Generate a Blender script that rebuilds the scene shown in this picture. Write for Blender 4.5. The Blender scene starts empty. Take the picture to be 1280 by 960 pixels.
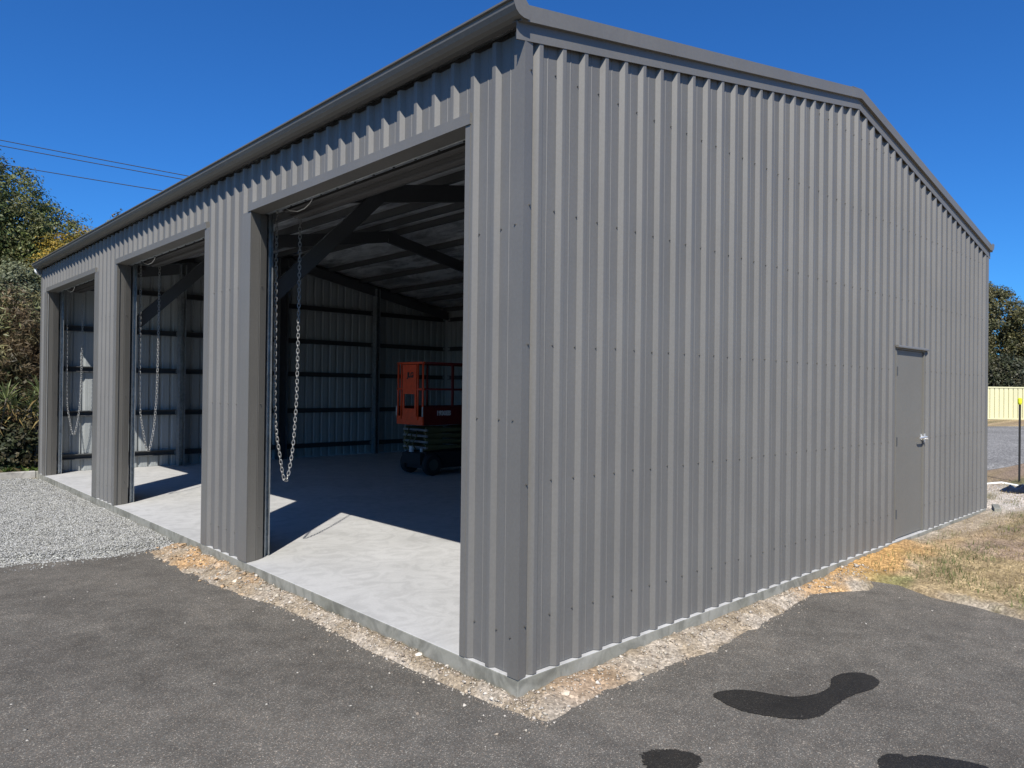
import bpy, math, random
import numpy as np
from mathutils import Vector, Matrix, noise as mnoise

random.seed(7); rng = np.random.default_rng(11)
sc = bpy.context.scene
col = sc.collection
PI = math.pi

# ------------------------------------------------------------------ camera, sky, sun, exposure
cam_d = bpy.data.cameras.new('camera'); cam = bpy.data.objects.new('camera', cam_d); col.objects.link(cam)
cam_d.sensor_width = 36.0; cam_d.lens = 0.9138 * 1000 / 1280 * 36
cam_d.clip_start = 0.05; cam_d.clip_end = 3000
CAM = Vector((-2.7652, -2.8604, 1.5879))
yaw, pitch, roll = 0.8152, 0.0057, 0.0119
F = Vector((math.cos(pitch) * math.cos(yaw), math.cos(pitch) * math.sin(yaw), math.sin(pitch)))
R0 = F.cross(Vector((0, 0, 1))).normalized(); U0 = R0.cross(F)
R = math.cos(roll) * R0 + math.sin(roll) * U0; U = -math.sin(roll) * R0 + math.cos(roll) * U0
cam.matrix_world = Matrix(((R.x, U.x, -F.x, CAM.x), (R.y, U.y, -F.y, CAM.y), (R.z, U.z, -F.z, CAM.z), (0, 0, 0, 1)))
sc.camera = cam

SUN_EL = math.radians(48.6)
SUN_H = Vector((-1.0, -0.96, 0)).normalized()          # horizontal direction towards the sun
sun_dir = Vector((SUN_H.x * math.cos(SUN_EL), SUN_H.y * math.cos(SUN_EL), math.sin(SUN_EL)))
w = bpy.data.worlds.new('World'); sc.world = w; w.use_nodes = True
nt = w.node_tree
sky = nt.nodes.new('ShaderNodeTexSky'); sky.sky_type = 'NISHITA'; sky.sun_disc = False
sky.sun_elevation = SUN_EL; sky.sun_rotation = math.atan2(SUN_H.x, SUN_H.y)
sky.altitude = 300; sky.air_density = 1.0; sky.dust_density = 0.25; sky.ozone_density = 2.5
tint = nt.nodes.new('ShaderNodeMix'); tint.data_type = 'RGBA'; tint.blend_type = 'MULTIPLY'; tint.inputs[0].default_value = 1
tint.inputs[7].default_value = (.215, .655, 1.23, 1)      # one white balance for the whole sky
nt.links.new(sky.outputs[0], tint.inputs[6]); nt.links.new(tint.outputs[2], nt.nodes['Background'].inputs[0])
nt.nodes['Background'].inputs[1].default_value = 0.088
sl = bpy.data.lights.new('sun', 'SUN'); sl.energy = 5.0; sl.angle = math.radians(0.53); sl.color = (1.0, 0.95, 0.87)
so = bpy.data.objects.new('sun', sl); col.objects.link(so)
so.rotation_euler = sun_dir.to_track_quat('Z', 'Y').to_euler()
sc.cycles.diffuse_bounces = 2
sc.view_settings.view_transform = 'Standard'; sc.view_settings.look = 'None'
sc.view_settings.exposure = 0.35; sc.view_settings.gamma = 1.0

# ------------------------------------------------------------------ helpers
class MB:
    def __init__(s): s.v = []; s.f = []; s.m = []
    def add(s, vs, fs, mi=0):
        o = len(s.v); s.v += [tuple(x) for x in vs]; s.f += [tuple(i + o for i in f) for f in fs]; s.m += [mi] * len(fs)
    def box(s, a, b, mi=0):
        x0, y0, z0 = a; x1, y1, z1 = b
        s.add([(x0,y0,z0),(x1,y0,z0),(x1,y1,z0),(x0,y1,z0),(x0,y0,z1),(x1,y0,z1),(x1,y1,z1),(x0,y1,z1)],
              [(0,3,2,1),(4,5,6,7),(0,1,5,4),(1,2,6,5),(2,3,7,6),(3,0,4,7)], mi)
    def bar(s, p, q, wx, wz, up=(0,0,1), mi=0):          # rectangular bar between two points
        p = Vector(p); q = Vector(q); d = (q - p).normalized(); up = Vector(up)
        x = d.cross(up).normalized(); z = x.cross(d)
        vs = []
        for c in (p, q):
            for a, b in ((-1,-1),(1,-1),(1,1),(-1,1)): vs.append(c + x * a * wx / 2 + z * b * wz / 2)
        s.add(vs, [(0,3,2,1),(4,5,6,7),(0,1,5,4),(1,2,6,5),(2,3,7,6),(3,0,4,7)], mi)
    def tube(s, pts, r, n=8, mi=0, closed=False, caps=True, aspect=1):
        pts = [Vector(p) for p in pts]; k = len(pts); rs = r if isinstance(r, (list, tuple)) else [r] * k
        rings = []; prev = None
        for i, p in enumerate(pts):
            if closed: t = pts[(i + 1) % k] - pts[i - 1]
            else: t = pts[min(i + 1, k - 1)] - pts[max(i - 1, 0)]
            t.normalize()
            if prev is None:
                a = Vector((0, 0, 1)) if abs(t.z) < .9 else Vector((1, 0, 0)); x = t.cross(a).normalized()
            else: x = (prev - t * prev.dot(t)).normalized()
            prev = x; y = t.cross(x)
            rings.append([p + (x * math.cos(2 * PI * j / n) + y * math.sin(2 * PI * j / n)) * rs[i] for j in range(n)])
        vs = [v for rr in rings for v in rr]; fs = []
        for i in range(k if closed else k - 1):
            a = i * n; b = ((i + 1) % k) * n
            for j in range(n): fs.append((a + j, a + (j + 1) % n, b + (j + 1) % n, b + j))
        if caps and not closed:
            fs.append(tuple(range(n - 1, -1, -1))); fs.append(tuple((k - 1) * n + j for j in range(n)))
        s.add(vs, fs, mi)
    def prism(s, prof, axis_a, axis_b, mi=0, closed=True, caps=True):   # prof: list of offset Vectors; swept a -> b
        a = Vector(axis_a); b = Vector(axis_b); n = len(prof)
        vs = [a + Vector(p) for p in prof] + [b + Vector(p) for p in prof]
        fs = [(i, (i + 1) % n, n + (i + 1) % n, n + i) for i in range(n if closed else n - 1)]
        if caps and closed: fs += [tuple(range(n - 1, -1, -1)), tuple(range(n, 2 * n))]
        s.add(vs, fs, mi)
    def build(s, name, mats, parent=None, smooth=False, link=True):
        me = bpy.data.meshes.new(name); me.from_pydata(s.v, [], s.f)
        for m in (mats if isinstance(mats, (list, tuple)) else [mats]): me.materials.append(m)
        me.polygons.foreach_set('material_index', s.m)
        if smooth: me.polygons.foreach_set('use_smooth', [True] * len(s.f))
        me.update()
        return put(name, me, parent)

def put(name, me, parent=None):
    o = bpy.data.objects.new(name, me); col.objects.link(o)
    if parent: o.parent = parent
    return o
def tag(o, label=None, cat=None, group=None, kind=None):
    if label: o['label'] = label
    if cat: o['category'] = cat
    if group: o['group'] = group
    if kind: o['kind'] = kind
    return o
def empty(name, loc, label, cat, group=None):
    o = bpy.data.objects.new(name, None); o.location = loc; col.objects.link(o); o.empty_display_size = .2
    return tag(o, label, cat, group)
def np_mesh(name, V, Fc, mats, parent=None, colors=None, smooth=False, k=4):
    V = np.asarray(V, np.float32); Fc = np.asarray(Fc, np.int32)
    me = bpy.data.meshes.new(name)
    me.vertices.add(len(V)); me.vertices.foreach_set('co', V.ravel())
    me.loops.add(Fc.size); me.loops.foreach_set('vertex_index', Fc.ravel())
    me.polygons.add(len(Fc)); me.polygons.foreach_set('loop_start', np.arange(0, Fc.size, k, dtype=np.int32))
    if smooth: me.polygons.foreach_set('use_smooth', np.ones(len(Fc), bool))
    for m in (mats if isinstance(mats, (list, tuple)) else [mats]): me.materials.append(m)
    if colors is not None:
        at = me.color_attributes.new('tint', 'FLOAT_COLOR', 'POINT')
        c = np.ones((len(V), 4), np.float32); c[:, :3] = colors; at.data.foreach_set('color', c.ravel())
    me.update(calc_edges=True); me.validate()
    return put(name, me, parent)

# vectorised value noise
def vnoise(x, y, seed=0):
    xi = np.floor(x).astype(np.int64); yi = np.floor(y).astype(np.int64); xf = x - xi; yf = y - yi
    def h(a, b):
        n = (a * 374761393 + b * 668265263 + seed * 974634) & 0xffffffff
        n = ((n ^ (n >> 13)) * 1274126177) & 0xffffffff
        return ((n ^ (n >> 16)) & 0xffff) / 65535.0
    u = xf * xf * (3 - 2 * xf); v = yf * yf * (3 - 2 * yf)
    return (h(xi, yi) * (1 - u) + h(xi + 1, yi) * u) * (1 - v) + (h(xi, yi + 1) * (1 - u) + h(xi + 1, yi + 1) * u) * v
def fbm(x, y, s, seed=0, o=4):
    r = 0; a = .5
    for i in range(o): r = r + a * vnoise(x * s, y * s, seed + i * 7); s *= 2.03; a *= .5
    return r
def sstep(a, b, x): t = np.clip((x - a) / (b - a), 0, 1); return t * t * (3 - 2 * t)

# ------------------------------------------------------------------ materials
class Mat:
    def __init__(s, name, rough=.5, metal=0., spec=.5):
        s.m = bpy.data.materials.new(name); s.m.use_nodes = True; s.t = s.m.node_tree
        s.b = s.t.nodes['Principled BSDF']; s.b.inputs['Roughness'].default_value = rough
        s.b.inputs['Metallic'].default_value = metal; s.b.inputs['Specular IOR Level'].default_value = spec
        tc = s.n('ShaderNodeTexCoord'); s.co = tc.outputs['Object']
    def n(s, t, **k):
        x = s.t.nodes.new(t)
        for a, b in k.items():
            if hasattr(x, a): setattr(x, a, b)
        return x
    def l(s, a, b): s.t.links.new(a, b)
    def noise(s, scale, detail=4, rough=.55, co=None, dist=0):
        x = s.n('ShaderNodeTexNoise'); x.inputs['Scale'].default_value = scale; x.inputs['Detail'].default_value = detail
        x.inputs['Roughness'].default_value = rough; x.inputs['Distortion'].default_value = dist
        s.l(co or s.co, x.inputs['Vector']); return x.outputs['Fac']
    def voro(s, scale, feature='F1', out='Color'):
        x = s.n('ShaderNodeTexVoronoi'); x.feature = feature; x.inputs['Scale'].default_value = scale
        s.l(s.co, x.inputs['Vector']); return x.outputs[out]
    def mapping(s, scale):
        x = s.n('ShaderNodeMapping'); x.inputs['Scale'].default_value = scale; s.l(s.co, x.inputs['Vector']); return x.outputs[0]
    def ramp(s, fac, stops):
        x = s.n('ShaderNodeValToRGB'); e = x.color_ramp.elements
        while len(e) < len(stops): e.new(.5)
        for el, (p, c) in zip(e, stops):
            el.position = p; el.color = (c, c, c, 1) if isinstance(c, (int, float)) else (*c, 1)
        s.l(fac, x.inputs['Fac']); return x.outputs['Color']
    def mix(s, a, b, fac, mode='MIX'):
        x = s.n('ShaderNodeMix'); x.data_type = 'RGBA'; x.blend_type = mode
        for inp, v in ((x.inputs[0], fac), (x.inputs[6], a), (x.inputs[7], b)):
            if isinstance(v, (int, float)): inp.default_value = v
            elif isinstance(v, tuple): inp.default_value = (*v, 1)
            else: s.l(v, inp)
        return x.outputs[2]
    def attr(s, name='tint'):
        x = s.n('ShaderNodeAttribute'); x.attribute_name = name; return x.outputs['Color']
    def color(s, c):
        if isinstance(c, tuple): s.b.inputs['Base Color'].default_value = (*c, 1)
        else: s.l(c, s.b.inputs['Base Color'])
        return s
    def rough(s, v): s.l(v, s.b.inputs['Roughness']); return s
    def bump(s, h, strength=.3, dist=.01):
        x = s.n('ShaderNodeBump'); x.inputs['Strength'].default_value = strength; x.inputs['Distance'].default_value = dist
        s.l(h, x.inputs['Height']); s.l(x.outputs[0], s.b.inputs['Normal']); return s

def painted(name, c, rough=.38, var=.06, spec=.5):
    m = Mat(name, rough, 0, spec)
    n = m.noise(1.3, 5); f = m.noise(60, 2)
    a = m.ramp(n, [(.3, tuple(x * (1 - var) for x in c)), (.7, tuple(x * (1 + var) for x in c))])
    m.color(m.mix(a, m.ramp(f, [(.35, .93), (.65, 1.0)]), 1., 'MULTIPLY'))
    oi = m.n('ShaderNodeObjectInfo')
    a2 = m.b.inputs['Base Color'].links[0].from_socket
    m.color(m.mix(a2, m.ramp(oi.outputs['Random'], [(0, .955), (1, 1.03)]), 1., 'MULTIPLY'))
    m.rough(m.ramp(m.noise(2.2, 4), [(.3, rough - .05), (.7, rough + .07)]))
    streak = m.noise(1.0, 2, co=m.mapping((9, 9, .25)))
    m.bump(streak, .22, .012)
    return m.m
M = {}
M['cladding'] = painted('painted_steel_cladding', (.150, .1445, .1325), .55, .07, .7)
M['flashing'] = painted('painted_steel_flashing', (.151, .144, .129), .5, .06, .7)
M['lining'] = painted('pale_sheet_backing', (.31, .33, .33), .45)
M['door'] = painted('painted_door', (.178, .170, .148), .6, .04, .35)
M['roofsheet'] = painted('roof_sheet', (.2, .2, .2), .36)
M['dark_steel'] = painted('dark_painted_steel', (.07, .075, .08), .45)
M['frame'] = painted('grey_frame_steel', (.06, .062, .064), .55)
M['curtain'] = painted('roller_curtain', (.055, .052, .05), .5)
def galv():
    m = Mat('galvanised_steel', .42, .75, .5)
    sp = m.voro(28); g = m.ramp(sp, [(0, (.33, .36, .37)), (1, (.52, .55, .56))])
    m.color(m.mix(g, m.ramp(m.noise(5, 4), [(.3, .8), (.7, 1.)]), 1., 'MULTIPLY')); return m.m
M['galv'] = galv()
def foil():
    m = Mat('foil_sarking', .42, .58, .5)
    m.color(m.ramp(m.noise(1., 6, .65, co=m.mapping((3.2, .9, 1)), dist=.8), [(.38, (.34, .35, .355)), (.6, (.90, .92, .92))]))  # pale mottling paints glints of reflected floor light into the foil colour
    m.bump(m.noise(7, 6, .6, dist=1.2), .9, .04); return m.m
M['foil'] = foil()
def chainm():
    m = Mat('chain_zinc', .38, .55, .5); m.color(m.ramp(m.noise(40, 2), [(.3, (.36, .36, .35)), (.7, (.52, .52, .50))])); return m.m
M['chain'] = chainm()
def concrete(name, lo, hi, stain=.15, scale=1.0):
    m = Mat(name, .75, 0, .3)
    n = m.noise(1.1 * scale, 7, .6, dist=.8); f = m.noise(55, 3); sw = m.noise(3.2, 5, .55, dist=2.5)
    a = m.ramp(n, [(.3, lo), (.7, hi)])
    a = m.mix(a, m.ramp(sw, [(.38, 1 - stain), (.55, 1.)]), 1., 'MULTIPLY')
    a = m.mix(a, m.ramp(f, [(.3, .93), (.6, 1.)]), 1., 'MULTIPLY')
    m.color(a); m.bump(m.noise(120, 3), .15, .004); return m
M['slab'] = concrete('trowelled_concrete', (.41, .41, .40), (.50, .50, .49), .12).m
def slab_edge():
    m = concrete('formed_concrete_edge', (.22, .215, .17), (.35, .34, .29), .3, 2.5)
    return m.m
M['slab_edge'] = slab_edge()
M['sleeper'] = concrete('weathered_sleeper', (.32, .30, .26), (.52, .50, .46), .35, 4).m
def asphalt(name, k=1., rough=.85):
    m = Mat(name, rough, 0, .2)
    c = m.voro(210); sep = m.n('ShaderNodeSeparateColor'); m.l(c, sep.inputs[0])
    a = m.ramp(sep.outputs[0], [(0, (.078, .075, .070)), (.5, (.110, .107, .099)), (.88, (.142, .137, .127)), (.965, (.26, .245, .22)), (1, (.36, .34, .30))])
    tone = m.ramp(sep.outputs[1], [(0, (1.08, .97, .9)), (.5, (1, 1, 1)), (1, (.93, .98, 1.03))])
    a = m.mix(a, tone, 1., 'MULTIPLY')
    big = m.ramp(m.noise(.75, 6, .6, dist=.6), [(.3, (.76, .73, .68)), (.5, (.99, .96, .90)), (.72, (1.26, 1.20, 1.10))])
    a = m.mix(a, big, 1., 'MULTIPLY')
    mid = m.ramp(m.noise(5.5, 5, .65), [(.32, .8), (.68, 1.15)])
    a = m.mix(a, mid, 1., 'MULTIPLY')
    a = m.mix(a, (k, k, k), 1., 'MULTIPLY')
    m.color(a)
    m.bump(m.voro(210, out='Distance'), .5, .005)
    return m.m
M['asphalt'] = asphalt('asphalt'); M['wet'] = asphalt('wet_asphalt', .19, .5)
def soil():
    m = Mat('soil', .95, 0, .15)
    t = m.attr()
    v = m.voro(60); s1 = m.n('ShaderNodeSeparateColor'); m.l(v, s1.inputs[0])
    a = m.mix(t, m.ramp(s1.outputs[0], [(0, .62), (.5, .95), (.85, 1.15), (1, 1.55)]), 1., 'MULTIPLY')
    a = m.mix(a, m.ramp(m.noise(9, 6, .65), [(.3, (.72, .7, .66)), (.7, (1.18, 1.17, 1.15))]), 1., 'MULTIPLY')
    a = m.mix(a, m.ramp(m.noise(45, 3), [(.3, .75), (.65, 1.1)]), 1., 'MULTIPLY')
    m.color(a); m.bump(m.noise(70, 5, .7), .8, .012); return m.m
M['soil'] = soil()
def stone(name, stops):
    m = Mat(name, .85, 0, .3); t = m.attr()
    m.color(m.mix(t, m.ramp(m.noise(90, 3), [(.3, .8), (.7, 1.1)]), 1., 'MULTIPLY')); return m.m
M['stone'] = stone('stone', None)
def gravel_bed():
    m = Mat('gravel_bed', .9, 0, .25)
    v = m.voro(42); s1 = m.n('ShaderNodeSeparateColor'); m.l(v, s1.inputs[0])
    a = m.ramp(s1.outputs[0], [(0, (.22, .22, .2)), (.5, (.37, .37, .345)), (1, (.52, .52, .49))])
    a = m.mix(a, m.ramp(m.noise(2., 5), [(.3, (.82, .82, .8)), (.7, (1.1, 1.1, 1.08))]), 1., 'MULTIPLY')
    m.color(a); m.bump(m.voro(42, out='Distance'), 1., .02); return m.m
M['gravel'] = gravel_bed()
def road():
    m = Mat('road_gravel', .95, 0, .05)
    v = m.voro(34); s1 = m.n('ShaderNodeSeparateColor'); m.l(v, s1.inputs[0])
    a = m.ramp(s1.outputs[0], [(0, (.12, .118, .112)), (.6, (.205, .20, .19)), (1, (.36, .35, .33))])
    a = m.mix(a, m.ramp(m.noise(.45, 6, .6), [(.3, .8), (.7, 1.18)]), 1., 'MULTIPLY')
    m.color(a); m.bump(m.voro(34, out='Distance'), .25, .008); return m.m
M['road'] = road()
def leafm(name, trans=.25, rough=.5):
    m = Mat(name, rough, 0, .35); t = m.attr()
    a = m.mix(t, m.ramp(m.noise(1.4, 4), [(.3, (.75, .8, .8)), (.7, (1.25, 1.2, 1.1))]), 1., 'MULTIPLY')
    m.color(a)
    tr = m.n('ShaderNodeBsdfTranslucent'); m.l(a, tr.inputs['Color'])
    mx = m.n('ShaderNodeMixShader'); mx.inputs[0].default_value = trans
    m.l(m.b.outputs[0], mx.inputs[1]); m.l(tr.outputs[0], mx.inputs[2])
    m.l(mx.outputs[0], m.t.nodes['Material Output'].inputs['Surface']); return m.m
M['leaf'] = leafm('leaf'); M['blade'] = leafm('grass_blade', .2, .7)
def bark():
    m = Mat('bark', .9, 0, .2); m.color(m.ramp(m.noise(6, 6, co=m.mapping((6, 6, 1))), [(.3, (.06, .05, .04)), (.7, (.2, .17, .14))]))
    m.bump(m.noise(12, 5, co=m.mapping((5, 5, 1))), .6, .02); return m.m
M['bark'] = bark()
M['fence'] = painted('cream_fence_steel', (.68, .65, .40), .5, .03)
def flat(name, c, rough=.6, metal=0., v=.12):
    m = Mat(name, rough, metal, .5)
    m.color(m.ramp(m.noise(14, 4), [(.3, tuple(x * (1 - v) for x in c)), (.7, tuple(min(1, x * (1 + v)) for x in c))])); return m.m
M['orange'] = flat('orange_machine_paint', (.70, .075, .018), .45)
M['red'] = flat('red_machine_paint', (.14, .006, .006), .45)
M['cream'] = flat('cream_machine_paint', (.13, .12, .05), .6)
M['rim'] = flat('wheel_rim', (.09, .085, .07), .5)
M['black'] = flat('black_rubber', (.018, .018, .019), .75)
M['black_ink'] = flat('black_print', (.02, .02, .02), .6)
M['white'] = flat('white_plastic', (.78, .78, .75), .5, 0, .05)
M['white_ink'] = flat('white_print', (.6, .6, .6), .6)
M['chrome'] = flat('satin_chrome', (.82, .82, .8), .42, .75, .04)
M['yellow_cap'] = flat('fluorescent_cap', (.78, .85, .03), .5)
M['post'] = flat('star_post_steel', (.018, .018, .018), .6)
M['screw'] = flat('screw_head', (.135, .13, .12), .35, .3)
M['dead_leaf'] = flat('dead_leaf', (.55, .5, .4), .8)
M['wire'] = flat('cable_black', (.02, .02, .02), .6)
M['plastic_black'] = flat('black_plastic_film', (.012, .012, .012), .35)

# ------------------------------------------------------------------ ground, asphalt, gravel, road
W, L = 9.0, 12.16
A0, DW, PW, ZH = .50, 3.0, 1.08, 3.143           # end strip, door width, pillar width, door head
DOORS = [(A0 + i * (DW + PW), A0 + i * (DW + PW) + DW) for i in range(3)]
AZ = -.12                                        # asphalt level (slab top is 0)
ASPH = [(-.055,-.286),(-.113,.108),(-.14,.402),(-.154,.746),(-.18,1.1),(-.17,2.358),(-.27,2.823),(-.326,3.456),(-.379,4.116),(-.36,4.9),
        (-.3,5.6),(-9,6.0),(-26,6.0),(-26,-22),(2.2,-22),(3.1,-6),(3.7,-3),(3.868,-1.498),(3.99,-1.122),(3.998,-.829),(4.22,-.5),(4.16,-.24),(4.0,-.36),(3.82,-.38),(3.62,-.25),(3.319,-.1),(2.301,-.25),(1.483,-.33),(1.123,-.282),(.671,-.258),(.322,-.252)]
def poly_sd(px, py, poly):                       # signed distance, negative inside
    d = np.full(px.shape, 1e9); ins = np.zeros(px.shape, bool); n = len(poly)
    for i in range(n):
        ax, ay = poly[i]; bx, by = poly[(i + 1) % n]; ex, ey = bx - ax, by - ay
        t = np.clip(((px - ax) * ex + (py - ay) * ey) / (ex * ex + ey * ey), 0, 1)
        d = np.minimum(d, np.hypot(px - ax - t * ex, py - ay - t * ey))
        cr = ((ay > py) != (by > py)) & (px < ex * (py - ay) / (ey if ey else 1e-9) + ax); ins ^= cr
    return np.where(ins, -d, d)
def lines(lo, dlo, dhi, hi, step, far=1.22):
    a = list(np.arange(dlo, dhi, step)); s = step; x = dhi
    while x < hi: a.append(x); s *= far; x += s
    a.append(hi); s = step; x = dlo; b = []
    while x > lo:
        s *= far; x -= s; b.append(max(x, lo))
    return np.array(sorted(set(b + a)))
def ground_h(x, y):
    sd = poly_sd(x, y, ASPH)
    dx = np.where(x < 0, -x, np.where(x > W, x - W, 0)); dy = np.where(y < 0, -y, np.where(y > L, y - L, 0))
    ds = np.hypot(dx, dy)                                                  # distance to the slab
    lawn = sstep(3.4, 6.4, x) * np.where(y < L, 1, 0)
    base = -.088 + .05 * lawn + np.where(x > 12, (np.minimum(x, 60) - 12) * .0065, 0)
    base = np.where((x < 3.2) & (y < L), -.118 + .04 * sstep(.28, .02, ds), base)
    base = base + .03 * sstep(1.0, .0, np.abs(y - .0)) * sstep(3.2, 4.2, x) * sstep(.5, .1, -y) * sstep(7, 5, x)
    base = np.where(y > L + .05, -.03, base)
    n = (fbm(x, y, 6, 3) - .47) * .045 + (fbm(x, y, 22, 5) - .47) * .03
    clod = sstep(2.4, 3.4, y) * sstep(5.4, 4.8, y) * sstep(-.55, -.3, x) * (x < .05)
    n = n + clod * (fbm(x, y, 10, 9) - .40) * .11
    near = sstep(14, 7, np.hypot(x - 2, y - 1))
    n = n * (.35 + .65 * near)
    n = n + (fbm(x, y, .9, 31) - .47) * .05 * sstep(4.4, 6, x) * (y < L)
    h = base + n
    t = sstep(.05, -.10, sd)
    h = h * (1 - t) + (-.19) * t
    gk = sstep(5.0, 5.6, y) * (x < .05) * (x > -8.9) * (y < 12.25)
    h = h * (1 - gk) - .2 * gk
    inside = (x > .02) & (x < W - .02) & (y > .02) & (y < L - .02)
    return np.where(inside, -.3, h), sd, clod
def ground():
    xs = lines(-420, -1.1, 5.6, 520, .032); ys = lines(-420, -2.3, 6.0, 520, .034)
    X, Y = np.meshgrid(xs, ys, indexing='ij'); x = X.ravel(); y = Y.ravel()
    h, sd, clod = ground_h(x, y)
    n1 = fbm(x, y, 1.3, 40); n2 = fbm(x, y, 5, 44); n3 = fbm(x, y, 3.1, 50)
    sand = np.array([.44, .385, .315]); tan = np.array([.35, .29, .215]); clay = np.array([.47, .30, .15]); straw = np.array([.40, .31, .18]); green = np.array([.14, .16, .06]); pink = np.array([.36, .27, .20])
    c = sand + (tan - sand) * sstep(.38, .58, n2)[:, None]
    k = np.maximum(clod * sstep(.35, .6, n3), sstep(2.9, 3.4, x) * sstep(7.6, 6.5, x) * sstep(.85, .35, -y) * sstep(.30, .45, n1))
    ora = np.array([.56, .33, .12]); k2 = sstep(3.3, 3.8, x) * sstep(6.2, 5.2, x) * sstep(.75, .3, -y)
    c = c + (clay - c) * k[:, None] * .85
    c = c + (ora - c) * (k2 * sstep(.25, .45, n1) * .75)[:, None]
    near_clay = sstep(.32, .05, np.hypot((x - .45) * .7, y + .1)) * .6
    c = c + (np.array([.36, .23, .13]) - c) * near_clay[:, None]
    lawn = sstep(4.0, 4.5, x + .6 * n2) * sstep(.15, .75, -y + .5 * n3 - .1); lawn = np.where(x > 9.2, 1, lawn) ; lawn = np.where(x < -.5, 0, lawn)
    g = straw + (pink - straw) * sstep(.4, .6, fbm(x, y, .8, 61))[:, None]
    g = g + (green - g) * (sstep(.52, .66, fbm(x, y, 1.9, 63)) * .75)[:, None]
    g = g * (.72 + .42 * sstep(.34, .6, fbm(x, y, 4.3, 71)))[:, None]
    c = c + (g - c) * lawn[:, None]
    pale = sstep(9.3, 9.8, x) * sstep(12.6, 12.0, x) * sstep(-1.0, -.3, y + .4 * n2) * (y < 1.5)
    c = c + (np.array([.62, .56, .5]) - c) * (pale * sstep(.3, .5, n3 + .15))[:, None]
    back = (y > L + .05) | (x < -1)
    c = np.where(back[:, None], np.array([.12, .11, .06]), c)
    nx, ny = len(xs), len(ys); i = np.arange(nx * ny).reshape(nx, ny)
    Fc = np.stack([i[:-1, :-1], i[1:, :-1], i[1:, 1:], i[:-1, 1:]], -1).reshape(-1, 4)
    o = np_mesh('ground', np.c_[x, y, h], Fc, M['soil'], None, c, True)
    return tag(o, kind='structure')
ground()

def sheet(name, poly, z, mat, step=None, kind='structure'):
    me = bpy.data.meshes.new(name); n = len(poly)
    me.from_pydata([(x, y, z) for x, y in poly], [], [tuple(range(n))]); me.materials.append(mat); me.update()
    return tag(put(name, me), kind=kind)
grown = []                                        # asphalt tucked slightly under the soil edge
for i, (x, y) in enumerate(ASPH):
    a = Vector(ASPH[i - 1]); b = Vector(ASPH[(i + 1) % len(ASPH)]); t = (b - a).normalized()
    nrm = Vector((t.y, -t.x)); c = Vector((x, y))
    if poly_sd(np.array([x + nrm.x * .02]), np.array([y + nrm.y * .02]), ASPH)[0] < 0: nrm = -nrm
    grown.append((x + nrm.x * .05, y + nrm.y * .05))
grown[0] = (-.0, -.20)
sheet('asphalt_drive', grown, AZ, M['asphalt'])

def pebbles(name, P, size, tint, parent=None, flatness=.6):
    n = len(P); base = np.array([[1,0,0],[-1,0,0],[0,1,0],[0,-1,0],[0,0,1],[0,0,-1]], float)
    tri = np.array([[0,2,4],[2,1,4],[1,3,4],[3,0,4],[2,0,5],[1,2,5],[3,1,5],[0,3,5]])
    jit = base[None] * (1 + rng.uniform(-.35, .35, (n, 6, 1))) + rng.uniform(-.22, .22, (n, 6, 3))
    jit[:, :, 2] *= flatness
    a = rng.uniform(0, 2 * PI, n); ca, sa = np.cos(a), np.sin(a); b = rng.uniform(-.6, .6, n); cb, sb = np.cos(b), np.sin(b)
    x = jit[:, :, 0] * ca[:, None] - jit[:, :, 1] * sa[:, None]; y = jit[:, :, 0] * sa[:, None] + jit[:, :, 1] * ca[:, None]; z = jit[:, :, 2]
    y, z = y * cb[:, None] - z * sb[:, None], y * sb[:, None] + z * cb[:, None]
    V = np.stack([x, y, z], -1) * np.asarray(size)[:, None, None] + P[:, None, :]
    Fc = (tri[None] + (np.arange(n) * 6)[:, None, None]).reshape(-1, 3)
    C = np.repeat(tint, 6, 0)
    return np_mesh(name, V.reshape(-1, 3), Fc, M['stone'], parent, C, False, 3)

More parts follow.
